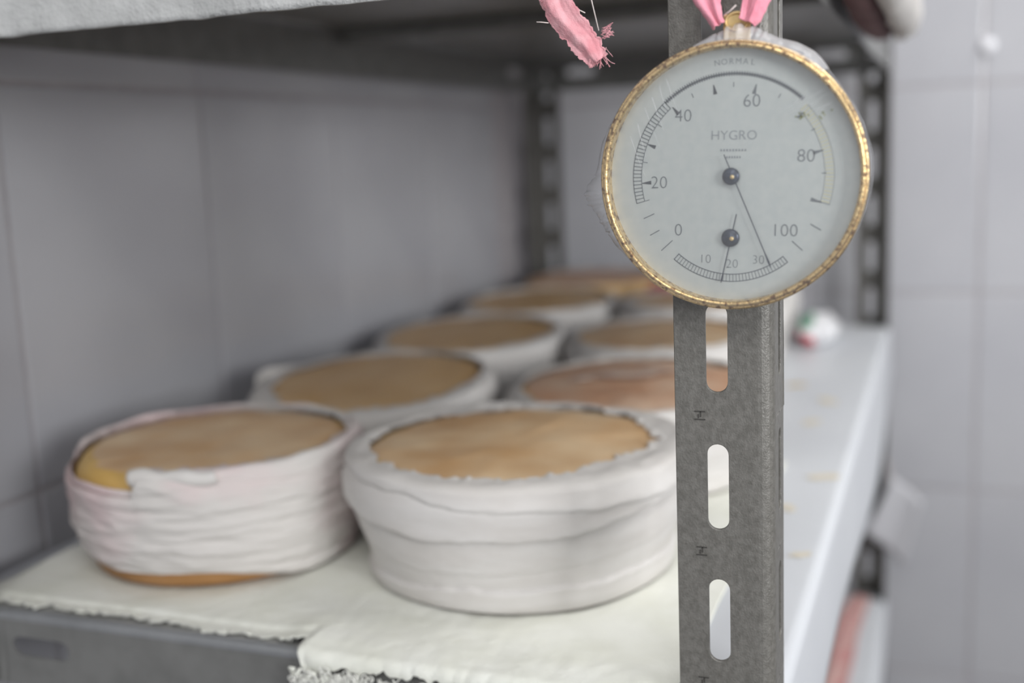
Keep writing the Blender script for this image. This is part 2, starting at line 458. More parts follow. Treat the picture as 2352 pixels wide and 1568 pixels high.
liner('shelf_liner', -.3380, lambda y: .018, 'white plastic liner on the lowest shelf at the right')
# stains on the liner: thin dried patches
for k, (x, y, r, a) in enumerate(((-.012, .33, .011, .3), (-.036, .48, .010, 1.0), (-.030, .56, .012, 1.9), (-.010, .18, .006, .6), (-.026, .26, .007, 2.0), (-.064, .62, .009, .5))):
    bm = bmesh.new(); vs = []
    for i in range(28):
        t = 2 * PI * i / 28; q = r * (1 + .45 * ns(math.cos(t) * 2 + k * 7, math.sin(t) * 2, 1))
        vs.append(bm.verts.new((q * math.cos(t), .6 * q * math.sin(t), .0003)))
    bm.faces.new(vs)
    o = obj('whey_stain', bm, 'stain' if k < 5 else 'ochre'); o.location = (x, y, .0009); o.rotation_euler = (0, 0, a); solid(o, .0002)
    o.parent = bpy.data.objects['shelf_liner']

# ------------------------------------------------------------ cloth under the cheeses
def threads(name, n, gen, m, parent, label=None, seg=4):
    bm = bmesh.new()
    for i in range(n): pts, r = gen(i); tube(bm, pts, r, seg)
    o = obj(name, bm, m, parent, smooth=True); o['kind'] = 'stuff'
    if label: o['label'] = label
    return o

def jag(x, s, a): return a * (ns(x * s, 2.2, s) + .5 * ns(x * s * 2.7, 5.1, s))

def shelf_cloth():
    bm = bmesh.new(); NX, NS = 420, 150
    x0, x1 = -.425, -.040; ycorner = -.0035; yback = .36
    rows = []
    for i in range(NX + 1):
        x = x0 + (x1 - x0) * i / NX
        ye = .0125 + .004 * (x + .40) / -.18 + jag(x, 60, .005) + jag(x, 230, .0034) + jag(x, 11, .003) + jag(x, 600, .0012)
        flat_end = yback - ye
        over = yback - ycorner + .0075 - .0038 * smooth01((x + .208) / .02) + .006 * smooth01((x + .125) / .04) + jag(x, 90, .0022) + jag(x, 300, .002) + .010 * smooth01((x + .10) / .05)
        w = smooth01((x + .2195) / .007)
        end = flat_end * (1 - w) + over * w
        row = []
        for j in range(NS + 1):
            s = end * (1 - (1 - j / NS) ** 1.6)
            lift = .0016 - .0014 * smooth01((s - (yback - .020)) / .004) * (1 - w) + .0008 * ns(x * 30, s * 30, 1) + .0003 * ns(x * 140, s * 140, 4)
            # soft ridge where the cloth turns over the shelf edge
            hump = .0014 * w * math.exp(-((s - (yback - .012)) / .013) ** 2) * (1 + .6 * ns(x * 45, s * 20, 9))
            hump += .0022 * math.exp(-((x + .222) / .010) ** 2) * smooth01((s - (yback - .045)) / .03)
            sc = yback - ycorner - .004
            if s < sc: P = Vector((x, yback - s, lift + hump))
            else:
                q = s - sc; R_ = .0045
                t = min(q / R_, PI / 2)
                P = Vector((x, ycorner + .004 - R_ * math.sin(t), lift + hump - R_ + R_ * math.cos(t)))
                if q > R_ * PI / 2: P.z -= q - R_ * PI / 2
                P.y -= .0014 * abs(ns(x * 110, s * 70, 3))
            edge = smooth01((j / NS - .93) / .07)
            P.z += edge * .0014 * ns(x * 260, 1, 2)
            row.append(bm.verts.new(P))
        rows.append(row)
    for A, B in zip(rows, rows[1:]):
        for k in range(NS): bm.faces.new((A[k], A[k + 1], B[k + 1], B[k]))
    o = solid(obj('shelf_cloth', bm, 'sheetcloth', smooth=True), .0008, 0)
    tag(o, 'cream cheesecloth with a frayed front edge lying under the two nearest cheeses', 'cloth')
    r = random.Random(5)
    def g1(i):   # curling fringe below the hem
        u = r.random() ** 1.3; x = -.2130 + .17 * u
        big = 1.5 - .6 * smooth01(u * 3)
        y, z = -.0072 - r.uniform(0, .003), -.0030 - r.uniform(0, .0055) - .003 * (u < .06)
        pts = [(x, y, z)]; a = r.uniform(-PI, 0); cur = r.uniform(-.9, .9)
        for k in range(9):
            a += cur * .75 + r.uniform(-.3, .3)
            st = r.uniform(.0008, .0013) * big
            x += st * math.cos(a) * .9; z += st * math.sin(a) - .0006; y -= r.uniform(-.0005, .0005)
            y = min(y, -.0058); pts.append((x, y, min(z, -.001)))
        return pts, r.uniform(.00022, .00036) * big
    threads('fringe', 330, g1, 'thread_white', o)
    def g3(i):   # thick twisted curls at the corner of the cloth
        x = -.2120 + .0040 * i + r.uniform(-.001, .001); y, z = -.0070, -.0045 - .0004 * i
        pts = []; a = -PI / 2 - .5
        for k in range(12):
            a += .42 * (1 if i % 2 else -1) + r.uniform(-.15, .15)
            pts.append((x, y - .0012 * math.sin(k * .8), z)); x += .0013 * math.cos(a); z += .0013 * math.sin(a) - .0006
        return pts, r.uniform(.0007, .0010)
    threads('fringe', 7, g3, 'sheetcloth', o, seg=8)
    def g2(i):   # short hairs along the flat part of the edge
        x = r.uniform(-.42, -.225); y = .0145 + jag(x, 60, .004) + .004 * (x + .40) / -.18; pts = [(x, y, .0014)]
        a = -PI / 2 + r.uniform(-1, 1)
        for k in range(4):
            a += r.uniform(-.5, .5); x += .0011 * math.cos(a); y += .0011 * math.sin(a); pts.append((x, y, .0014 - k * .0002))
        return pts, r.uniform(.00012, .00022)
    threads('fringe', 230, g2, 'thread_white', o)
shelf_cloth()

# cloth hanging over the front of the upper shelf
def top_cloth():
    bm = bmesh.new(); NX, NS = 200, 60; rows = []
    for i in range(NX + 1):
        x = -.55 + (.515) * i / NX
        zb = .2865 + .0007 * ns(x * 18, 1, 1) + .0006 * ns(x * 70, 1, 4)
        row = []
        for j in range(NS + 1):
            q = j / NS
            tot = .09 + (.3405 - zb); s = tot * q
            if s < .09: P = Vector((x, .085 - s, .3402 + .0008 * ns(x * 25, s * 25, 2)))
            else:
                h = s - .09; P = Vector((x, -.0055 - .0015 * smooth01(h / .004) - .0016 * ns(x * 22, h * 12, 7) - .0009 * ns(x * 90, h * 60, 2) - .002 * smooth01(h / .05), .3402 - h))
            if x < -.44: P.y = max(P.y, -.02)
            row.append(bm.verts.new(P))
        rows.append(row)
    for A, B in zip(rows, rows[1:]):
        for k in range(NS): bm.faces.new((A[k], A[k + 1], B[k + 1], B[k]))
    for v in bm.verts: v.co.x = max(v.co.x, -.455)
    o = solid(obj('draped_cloth', bm, 'topcloth', smooth=True), .0022, -1)
    tag(o, 'thick greyish white cloth hanging over the front edge of the upper shelf', 'cloth')
top_cloth()

# ------------------------------------------------------------ cheeses
def cheese(loc, r, h, seed, label, rind='rind', side='side', wrap='wrap', w0=.010, w1=.004, taper=.92,
           layers=(), gap=None, lift=None, flap=None, rise=.002, hi=True, front_w=0.0, right_w=0.0, rot=0, crease=.0010, rnd_=.003, fb=0.0, slope=0.0, scal=.0):
    root = empty('wrapped_cheese', loc, label, 'cheese', 'cheeses wrapped in cloth on the middle shelf')
    N, M = (420, 96) if hi else (220, 56)
    rc = r - .0035
    def rad(z):   # wheel side profile without cloth
        q = z / h
        return rc * (taper + (1 - taper) * smooth01(q * 1.5)) * (1 - .035 * smooth01((q - .8) / .2))
    def ang(t): return 1 + .012 * ns(math.cos(t) * 1.3 + seed, math.sin(t) * 1.3, 0)
    # wheel
    bm = bmesh.new(); prof = [(.0001, .0006), (rad(0) * .93, .0006), (rad(0) * .985, .003)]
    prof += [(rad(h * q), h * q) for q in [.12, .25, .4, .55, .7, .82, .88]]
    prof += [(rad(h) * .992, h * .93), (rad(h) * .975, h * .965), (rad(h) * .945, h * .985), (rad(h) * .90, h * .996)]
    top0 = len(prof)
    prof += [(rad(h) * k, h * (1 + .02 * (1 - k * k))) for k in (.84, .75, .65, .55, .45, .35, .25, .15, .07, .001)]
    rg = lathe(bm, prof, 120, 'Z', radfn=lambda t, a, b: ang(t))
    for k, ring in enumerate(rg):
        if k >= top0 - 2:
            for v in ring: v.co.z += .0011 * ns(v.co.x * 35 + seed, v.co.y * 35, 1) + .0009 * ns(v.co.x * 90, v.co.y * 90 + seed, 3)
    bm.faces.ensure_lookup_table()
    me = bpy.data.meshes.new('wheel')
    for f in bm.faces:
        c = f.calc_center_median(); rr = math.hypot(c.x, c.y)
        lim = rad(h) * (.93 + .03 * ns(c.x * 60, c.y * 60, seed))
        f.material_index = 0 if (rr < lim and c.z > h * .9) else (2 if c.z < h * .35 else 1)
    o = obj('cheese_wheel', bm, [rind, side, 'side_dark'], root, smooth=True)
    # wrap
    bm = bmesh.new(); rows = []
    for i in range(N):
        t = 2 * PI * i / N; ct, st = math.cos(t), math.sin(t)
        deg = math.degrees(t) % 360
        w = w0 + w1 * ns(ct * 2 + seed, st * 2, 1) * 1.8 + .0034 * ns(ct * 11 + seed, st * 11, 2) + .0011 * ns(ct * 45, st * 45 + seed, 5)
        w += fb * st * st + scal * (2.2 * abs(ns(ct * 5 + seed, st * 5, 8)) - .5)
        w += front_w * max(0, -st) ** 2 + right_w * max(0, ct) ** 2
        zt = h + rise + .0016 * ns(ct * 3, st * 3 + seed, 4)
        zb = .0008
        fold = 1.0
        if gap:
            g0, g1, dz = gap
            k = smooth01((deg - g0) / 8) * smooth01((g1 - deg) / 4)
            zt -= dz * k; fold = 1 - k
        if lift:
            l0, l1, dz = lift
            zb += dz * smooth01((deg - l0) / 40) * smooth01((l1 - deg) / 50)
        w = max(.0012, w) * fold
        row = []
        for j in range(M + 1):
            q = j / M
            if q < .72:
                z = zb + (zt - .003 - zb) * (q / .72)
                R = (rad(z) + .0016) * ang(t)
                n1 = ns(ct * 2.2 + seed, st * 2.2, z * 150 + seed + 1.2 * math.sin(t + seed))
                n2 = ns(ct * 4 + seed, st * 4, z * 300 + 3 * math.sin(t * 1.0 + 2 * seed))
                big = ns(ct * 1.4 + seed, st * 1.4, z * 40)
                R += crease * (1 - abs(n1) * 2.6) * .8 + crease * .45 * (1 - abs(n2) * 2.6) + .0012 * big
                for (za, am, ph, th, wd) in layers:
                    zr = h * za + am * math.sin(t - ph) + .0022 * ns(ct * 3 + am * 900, st * 3, seed) + .0008 * ns(ct * 11, st * 11, za * 9)
                    R += th * smooth01((z - zr) / wd) if th > 0 else -th * smooth01((zr - z) / wd)
                if flap:
                    f0, f1, fz, ft = flap
                    k = smooth01((deg - f0) / 3) * smooth01((f1 - deg) / 14)
                    R += ft * k * math.exp(-((z - (h + fz)) / .0045) ** 2)
                R -= .0010 * smooth01(1 - (z - zb) / .004)
                row.append((R, z))
            else:
                a = (q - .72) / .28
                Rt = (rad(h) + .0016) * ang(t)
                for (za, am, ph, th, wd) in layers:
                    zr = h * za + am * math.sin(t - ph) + .0022 * ns(ct * 3 + am * 900, st * 3, seed) + .0008 * ns(ct * 11, st * 11, za * 9)
                    if th > 0: Rt += th * smooth01((zt - zr) / wd)
                if a < .3:
                    b = a / .3 * PI / 2
                    rbn = rnd_
                    row.append((Rt - rbn * fold + rbn * fold * math.cos(b), zt - .003 + .003 * math.sin(b) * max(fold, .3)))
                else:
                    b = (a - .3) / .7
                    Rin = Rt - rnd_ * fold - max(.0005, w - rnd_ + .003) * b
                    zz = zt + (h + .0008 - zt) * smooth01(b * 1.3) * fold + .0007 * ns(Rin * ct * 120, Rin * st * 120, seed) * fold
                    zz += .0026 * b * b * fold * max(0, ns(ct * 22 + seed, st * 22, 6))
                    row.append((Rin, zz))
        rows.append([bm.verts.new((R * ct, R * st, z)) for R, z in row])
    for i in range(N):
        A, B = rows[i], rows[(i + 1) % N]
        for k in range(M): bm.faces.new((A[k], B[k], B[k + 1], A[k + 1]))
    o = solid(obj('cloth_wrap', bm, wrap, root, smooth=True), .0006, 1)
    if slope:
        for ch in root.children:
            for v in ch.data.vertices: v.co.z += v.co.z / h * slope * v.co.y
    return root

Z = .0030
cheese((-.334, .113, Z), .083, .0645, 1.3, 'nearest cheese at the front left, its pinkish wrap slipped to bare the yellow side',
       'rind', 'side', 'wrap_pink', w0=.0035, w1=.0012, taper=.93, gap=(198, 277, .0095), lift=(180, 345, .0100), rise=.0022,
       flap=(272, 304, -.004, .0032), front_w=.0045, right_w=.002,
       layers=((.72, .004, 2.0, .0012, .0015), (.52, .006, .4, -.0009, .0012), (.16, .005, 2.7, .0013, .0015), (.40, .004, 1.2, .0008, .001)), crease=.0011)
cheese((-.156, .137, Z), .092, .0655, 4.7, 'nearest cheese beside the slotted post, wide white wrap folded raggedly over its rim',
       'rind', 'side', 'wrap', w0=.011, w1=.005, taper=.89, rise=.0016, front_w=.003, right_w=.010, rnd_=.007,
       layers=((.80, .0135, -.07, .0042, .0012), (.93, .007, 1.1, .0018, .0010), (.12, .006, -2.3, -.0022, .0010), (.44, .009, -.3, .0004, .001)), crease=.00018, scal=.0045)
cheese((-.328, .296, Z), .090, .061, 7.9, 'second cheese from the front in the left row, a corner of its wrap sticking up',
       'rind_dark', 'side', 'wrap', w0=.0085, w1=.005, fb=-.0065, slope=.075, rise=.0002, hi=False, layers=((.7, .004, 1.0, .002, .002),), front_w=.001)
cheese((-.138, .325, Z), .090, .059, 11.2, 'second cheese from the front in the right row, rosy rind with a whitish smear',
       'rind_pink', 'side', 'wrap', w0=.0045, w1=.002, fb=-.003, slope=.03, rise=.0, hi=False, layers=((.75, .004, .4, .002, .002),))
cheese((-.336, .500, Z), .088, .062, 15.1, 'third cheese from the front in the left row, smooth brown rind, thick white rim',
       'rind_dark', 'side', 'wrap', w0=.008, w1=.003, fb=-.007, slope=.05, rise=.0, hi=False, layers=((.7, .004, 2.0, .0015, .002),))
cheese((-.165, .514, Z), .083, .062, 19.6, 'third cheese from the front in the right row, half hidden behind the slotted post',
       'rind', 'side', 'wrap', w0=.005, w1=.002, fb=-.003, slope=.02, rise=.0, hi=False, layers=((.7, .004, 1.0, .0015, .002),))
cheese((-.339, .700, Z), .086, .064, 23.3, 'fourth cheese from the front in the left row, white rim sagging at the front',
       'rind_dark', 'side', 'wrap', w0=.005, w1=.002, fb=-.004, slope=.04, rise=-.0008, hi=False, layers=((.7, .004, 1.0, .0015, .002),))
cheese((-.166, .700, Z), .085, .066, 27.5, 'fourth cheese from the front in the right row, seen under the hygrometer',
       'rind', 'side', 'wrap', w0=.006, w1=.003, rise=.001, hi=False, layers=((.7, .004, 1.0, .0015, .002),))
cheese((-.334, .882, Z), .089, .068, 31.5, 'farthest cheese in the left row, tallest and rosy, in front of the corner post',
       'rind_pink', 'rind_dark', 'wrap', w0=.003, w1=.002, rise=.0, hi=False, gap=(150, 380, .034))
cheese((-.172, .888, Z), .080, .056, 35.2, 'farthest cheese in the right row, mostly hidden by the hygrometer',
       'rind', 'side', 'wrap', w0=.008, w1=.003, rise=.001, hi=False)
c4 = [o for o in COL.objects if o.name == 'wrapped_cheese.003'][0]
MT['bloom'] = mat('white_bloom', (206, 184, 168), (216, 198, 184), 80, rough=.8)
for (px, py, ra_, rb_, an) in ((-.012, .012, .026, .008, .25), (-.038, -.004, .009, .006, .8), (.012, .030, .016, .005, -.2)):
    bm = bmesh.new(); ctr = bm.verts.new((0, 0, .0008)); ringv = []
    for i in range(40):
        t = 2 * PI * i / 40; q = 1 + .5 * ns(math.cos(t) * 2.4 + px * 90, math.sin(t) * 2.4, 1)
        ringv.append(bm.verts.new((ra_ * q * math.cos(t), rb_ * q * math.sin(t), 0)))
    for i in range(40): bm.faces.new((ctr, ringv[i], ringv[(i + 1) % 40]))
    q = obj('white_bloom_patch', bm, 'bloom', c4); q.rotation_euler = (.03, 0, an)
    q.location = (px, py, .059 * (1 + .02 * (1 - (px * px + py * py) / .0064)) * (1 + .03 / .059 * py) + .0026)
# thick rolled hem on the nearest left cheese
bm = bmesh.new(); c1 = [o for o in COL.objects if o.name == 'wrapped_cheese'][0]
pts = []
for i in range(26):
    a = math.radians(273 + 31 * i / 25); R_ = .0815 - .0012 * math.sin(i * .2)
    pts.append((R_ * math.cos(a), R_ * math.sin(a), .0640 + .0008 * math.sin(i * .5)))
tube(bm, pts, .0050, 20, .0036)
for v in bm.verts:
    v.co += Vector((ns(v.co.x * 90, v.co.z * 90, 1), ns(v.co.x * 90, v.co.z * 90, 5), ns(v.co.x * 90, v.co.y * 90, 9))) * .0012
obj('rolled_hem', bm, 'wrap', c1, smooth=True)
# bare brown base of the slipped wrap is the wheel itself; a small white corner stands up on the second left cheese
bm = bmesh.new()
for i in range(9):
    for j in range(7):
        a = math.radians(150 + i * 6); R = .088 + .002 * math.sin(i * 1.3)
        bm.verts.new((R * math.cos(a), R * math.sin(a), .050 + j * .0030 * (1 - .06 * abs(i - 5)) ))
bm.verts.ensure_lookup_table()
for i in range(8):
    for j in range(6): bm.faces.new([bm.verts[i * 7 + j], bm.verts[(i + 1) * 7 + j], bm.verts[(i + 1) * 7 + j + 1], bm.verts[i * 7 + j + 1]])
ob3 = [o for o in COL.objects if o.name.startswith('wrapped_cheese')][2]
solid(obj('cloth_corner', bm, 'wrap', ob3, smooth=True), .0012)

# ------------------------------------------------------------ ribbons of cloth
def ribbon(name, pts, widths, m, parent=None, face=(0, -1, 0), amp=.0012, folds=3.0, seed=0, ns_=26, sub=10, fray=.0006, thick=.0006):
    P = [Vector(p) for p in pts]; n = len(P)
    def cr(i, t, arr):
        a, b, c, d = arr[max(i - 1, 0)], arr[i], arr[min(i + 1, n - 1)], arr[min(i + 2, n - 1)]
        return .5 * ((2 * b) + (c - a) * t + (2 * a - 5 * b + 4 * c - d) * t * t + (3 * b - a - 3 * c + d) * t ** 3)
    path = []; ws = []
    for i in range(n - 1):
        for k in range(sub):
            path.append(cr(i, k / sub, P)); ws.append(cr(i, k / sub, widths))
    path.append(P[-1]); ws.append(widths[-1])
    bm = bmesh.new(); rows = []; F = Vector(face)
    for i, c in enumerate(path):
        d = (path[min(i + 1, len(path) - 1)] - path[max(i - 1, 0)]).normalized()
        side = d.cross(F).normalized(); nrm = side.cross(d).normalized()
        row = []
        for k in range(ns_ + 1):
            s = -1 + 2 * k / ns_
            wv = ws[i] / 2 * (1 + fray / max(ws[i], .001) * (1.6 * ns(i * .23, (1 if s > 0 else -1) * 3, seed) + .7 * ns(i * .61, (1 if s > 0 else -1) * 3, seed + 2)) * abs(s) ** 3)
            dep = amp * (math.sin(s * PI * folds + seed + i * .05) + .7 * ns(s * 4, i * .09, seed)) * (1 - .3 * abs(s))
            dep -= amp * 1.4 * (1 - s * s)
            row.append(bm.verts.new(c + side * s * wv - nrm * -dep * -1))
        rows.append(row)
    for A, B in zip(rows, rows[1:]):
        for k in range(ns_): bm.faces.new((A[k], A[k + 1], B[k + 1], B[k]))
    return solid(obj(name, bm, m, parent, smooth=True), thick, 0)

# ------------------------------------------------------------ hygrometer (local units: photo-like dial units * K)
K = .000153
DC = Vector((-.0113, -.0165, .2133))
hyg = empty('hygrometer', DC, 'round gilt-rimmed hygrometer in cling film hanging on the near post', 'hygrometer', rot=(0, math.radians(1.8), 0))
def lp(u, v, y=0): return Vector(((u - 1684) * K, y, -(v - 402) * K))
def pol(r, deg, y=0): return Vector((r * K * math.cos(math.radians(deg)), y, r * K * math.sin(math.radians(deg))))
RB = 307 * K
# case
bm = bmesh.new(); lathe(bm, [(.0001, .0135), (RB * .90, .0135), (RB * .955, .0115), (RB * .965, .006), (RB * .965, -.003)], 128, 'Y')
obj('case', bm, 'casing', hyg, smooth=True)
# bezel with two beads and a worn surface
prof = [(289 * K, .0008), (289 * K, -.0042)]
for k in range(9):
    t = PI - PI * k / 8; prof.append((295.5 * K + 6.5 * K * math.cos(t), -.0048 - .0011 * math.sin(t)))
for k in range(9):
    t = PI * .85 - PI * 1.05 * k / 8; prof.append((303.5 * K + 5.2 * K * math.cos(t), -.0036 - .0012 * math.sin(t)))
prof += [(RB * .99, -.0020), (RB * 1.0, -.0012), (RB * .995, .0002), (RB * .968, .0010), (RB * .965, .0045)]
bm = bmesh.new(); rg = lathe(bm, prof, 360, 'Y')
for v in bm.verts:
    q = ns(v.co.x * 400, v.co.y * 400, v.co.z * 400); v.co.y += .00004 * q
    f = 1 + .0015 * ns(v.co.x * 60, 1, v.co.z * 60) + .0002 * q; v.co.x *= f; v.co.z *= f
obj('bezel', bm, 'gold', hyg, smooth=True)
# dial plate
bm = bmesh.new(); lathe(bm, [(.0001, 0), (100 * K, 0), (200 * K, 0), (289.5 * K, 0), (289.5 * K, .0012), (.0001, .0012)], 128, 'Y')
face = obj('dial_plate', bm, 'dial', hyg)
# printing
PY = -.00018
def quad(bm, pts, y=PY):
    f = bm.faces.new([bm.verts.new((p.x, y, p.z)) for p in pts]); return f
def stroke(bm, a, b, w, y=PY, w2=None):
    d = (b - a).normalized(); s = Vector((-d.z, 0, d.x)); w2 = w if w2 is None else w2
    quad(bm, [a - s * w * K / 2, b - s * w2 * K / 2, b + s * w2 * K / 2, a + s * w * K / 2], y)
def arc(bm, r, d0, d1, w, c=Vector((0, 0, 0)), n=60):
    for i in range(n):
        a0 = d0 + (d1 - d0) * i / n; a1 = d0 + (d1 - d0) * (i + 1) / n
        quad(bm, [c + pol(r - w / 2, a0), c + pol(r + w / 2, a0), c + pol(r + w / 2, a1), c + pol(r - w / 2, a1)])
# left ladder, 133..196 degrees; a heavy band over the top; right ladder down to -16
bm = bmesh.new()
arc(bm, 235, 133, 196, 1.8); arc(bm, 215, 133, 196, 1.5)
for k in range(30):
    d = 133 + 63 * k / 29; stroke(bm, pol(215, d), pol(236, d), 1.9)
obj('humidity_scale', bm, 'print', hyg, label='dark ladder of fine marks at the left of the dial')
bm = bmesh.new()
arc(bm, 233, 48, 133, 5.0, n=80)
for k in range(60):
    d = 48 + 85 * k / 59; stroke(bm, pol(228, d), pol(239, d), 2.0)
obj('humidity_scale', bm, 'print', hyg, label='heavy arc over the top of the dial')
bm = bmesh.new()
for k in range(29):
    d = -15 + 59 * k / 28; stroke(bm, pol(211, d), pol(230, d), 2.6)
obj('humidity_scale', bm, 'cream_print', hyg, label='pale ladder of marks at the right of the dial')
bm = bmesh.new()
arc(bm, 210, -16, 44, 1.0); arc(bm, 231, -16, 44, 1.0)
stroke(bm, pol(205, -16), pol(232, -16), 1.6)
obj('humidity_scale', bm, 'print_faint', hyg, label='faint outline of the ladder at the right')
# pointers at the tens
for d, ln in ((184.5, 22), (159.5, 20), (131.5, 22), (102.5, 22), (76, 22), (42, 18), (16, 24), (-16, 26)):
    bm = bmesh.new(); stroke(bm, pol(214, d), pol(214 - ln, d), 1.6, w2=9 if ln >= 20 else 5)
    obj('scale_pointer', bm, 'print_dark' if d > 100 else 'print', hyg)
for d in (171, 145.5, 196, 117, 90, 60, 30, 2):
    bm = bmesh.new(); stroke(bm, pol(214, d), pol(203, d), 1.6); obj('scale_pointer', bm, 'print', hyg)
# loose dashes outside the scale
for (a, b, c, d) in ((1475, 503, 1501, 491), (1491, 543, 1514, 530), (1519, 579, 1546, 554), (1866, 510, 1890, 524), (1826, 550, 1850, 571)):
    bm = bmesh.new(); stroke(bm, lp(a, b), lp(c, d), 2.0); obj('scale_dash', bm, 'print', hyg)
# lower temperature scale
cc = lp(1684, 443)
bm = bmesh.new()
arc(bm, 205, 229.5, 310.5, 2.0, cc); arc(bm, 188, 229.5, 310.5, 2.0, cc)
for k in range(37):
    d = 229.5 + 81 * k / 36; stroke(bm, cc + pol(187, d), cc + pol(206, d), 2.0 if k in (0, 36) else 1.2)
obj('temperature_scale', bm, 'print', hyg, label='curved ladder scale at the bottom of the dial')
def text(name, s, u, v, size, m, rot=0, bold=0.0, sx=1.0):
    cu = bpy.data.curves.new(name, 'FONT'); cu.body = s; cu.size = size * K; cu.align_x = 'CENTER'; cu.align_y = 'CENTER'
    cu.offset = bold * K; cu.fill_mode = 'FRONT'; cu.resolution_u = 3
    tmp = bpy.data.objects.new(name, cu); COL.objects.link(tmp)
    dg = bpy.context.evaluated_depsgraph_get(); me = bpy.data.meshes.new_from_object(tmp.evaluated_get(dg))
    bpy.data.objects.remove(tmp)
    R = Matrix.Rotation(math.radians(rot), 4, 'Y') @ Matrix.Rotation(PI / 2, 4, 'X') @ Matrix.Diagonal((sx, 1, 1, 1))
    me.transform(R); me.transform(Matrix.Translation(lp(u, v, PY)))
    me.materials.clear(); o = obj(name, me, m, hyg); return o
NB = -.75
text('numeral', '20', 1512, 418, 42, 'print', 0, NB)
text('numeral', '40', 1568, 263, 42, 'print', 0, NB)
text('numeral', '60', 1726, 232, 42, 'print', 0, NB)
text('numeral', '80', 1851, 357, 42, 'print', 0, NB)
text('numeral', '100', 1808, 527, 42, 'print', 0, NB)
text('numeral', '0', 1560, 530, 42, 'print', 0, NB)
text('numeral', '10', 1625, 597, 30, 'print', 0, NB)
text('numeral', '20', 1689, 607, 30, 'print', 0, NB)
text('numeral', '30', 1750, 596, 30, 'print', 0, NB)
text('lettering', 'HYGRO', 1687, 309, 31, 'print_faint', 0, -.3, 1.0)
for k, ch in enumerate('NORMAL'):
    d = 90 + 8.6 - k * 3.6
    q = pol(260, d); text('lettering', ch, 1684 + q.x / K, 402 - q.z / K, 19, 'print_faint', (90 - d), -.1)
bm = bmesh.new()
for k in range(9): stroke(bm, lp(1656 + k * 7, 342), lp(1660 + k * 7, 342), 5)
for k in range(6): stroke(bm, lp(1670 + k * 6, 358), lp(1673.5 + k * 6, 358), 5)
obj('small_lettering', bm, 'print_faint', hyg, label='two lines of tiny illegible print')
# dirt specks near 70
r_ = random.Random(4)
for k in range(14):
    bm = bmesh.new(); a = lp(1845 + r_.gauss(0, 9) + (45 if k % 3 == 0 else 0), 262 + r_.gauss(0, 6)); stroke(bm, a, a + Vector((r_.uniform(2, 5) * K, 0, r_.uniform(-3, 3) * K)), r_.uniform(2, 4), -.0066)
    if k == 0: allb = bm
    else:
        tmpm = bpy.data.meshes.new('t'); bm.to_mesh(tmpm); allb.from_mesh(tmpm); bm.free(); bpy.data.meshes.remove(tmpm)
o = obj('dirt_speck', allb, mat('olive_dirt', (70, 74, 30), (130, 130, 60), 900, rough=.8), hyg); o['kind'] = 'stuff'
solid(o, .0001)
# hands and hubs
def hand(tail, hub, tip, y, r, nm, wt):
    root_name = nm
    bm = bmesh.new()
    a, b = lp(*tail), lp(*tip); d = (b - a).normalized(); s = Vector((-d.z, 0, d.x))
    ws = [(0, 2.2), (.2, 2.4), (.86, 2.4), (.95, wt), (1, 1.2)]
    prev = None
    for q, w in ws:
        c = a + (b - a) * q
        cur = [bm.verts.new(c + s * w * K / 2 + Vector((0, y, 0))), bm.verts.new(c - s * w * K / 2 + Vector((0, y, 0)))]
        if prev: bm.faces.new((prev[0], prev[1], cur[1], cur[0]))
        prev = cur
    ho = solid(obj(nm, bm, 'hand', hyg), .00018)
    bm = bmesh.new(); lathe(bm, [(.0001, -.0009), (r * .35 * K, -.0009), (r * .38 * K, -.0007), (r * .7 * K, -.0007), (r * .95 * K, -.0003), (r * K, 0), (r * K, .0008), (r * .5 * K, -y)], 40, 'Y')
    bmesh.ops.translate(bm, verts=bm.verts, vec=lp(*hub) + Vector((0, y, 0)))
    obj('hub', bm, 'hub', ho, smooth=True)
    bm = bmesh.new(); lathe(bm, [(.0001, -.0014), (r * .22 * K, -.0013), (r * .25 * K, -.0008)], 20, 'Y')
    bmesh.ops.translate(bm, verts=bm.verts, vec=lp(hub[0] + 4, hub[1] + 1) + Vector((0, y, 0)))
    obj('pin', bm, 'brass', ho, smooth=True)
hand((1667, 352), (1684, 402), (1781, 611), -.0022, 20, 'humidity_hand', 5)
hand((1698, 489), (1685, 545), (1665, 651), -.0014, 21, 'temperature_hand', 4)
# glass
bm = bmesh.new(); lathe(bm, [(.0001, -.0052), (150 * K, -.0051), (292 * K, -.0044)], 128, 'Y'); obj('glass', bm, 'glass', hyg, smooth=True)
# hanging tab with eye
bm = bmesh.new(); box(bm, (lp(1684, 0).x, .004, 330 * K), (62 * K, .0012, 74 * K), bevel=.0004)
obj('hanging_tab', bm, 'brass', hyg)
bm = bmesh.new(); pts = [(26 * K * math.cos(t), .004 - .0008, 350 * K + 20 * K * math.sin(t)) for t in [2 * PI * k / 20 for k in range(21)]]
tube(bm, pts, 3.5 * K); obj('hanging_ring', bm, 'brass', hyg, smooth=True)
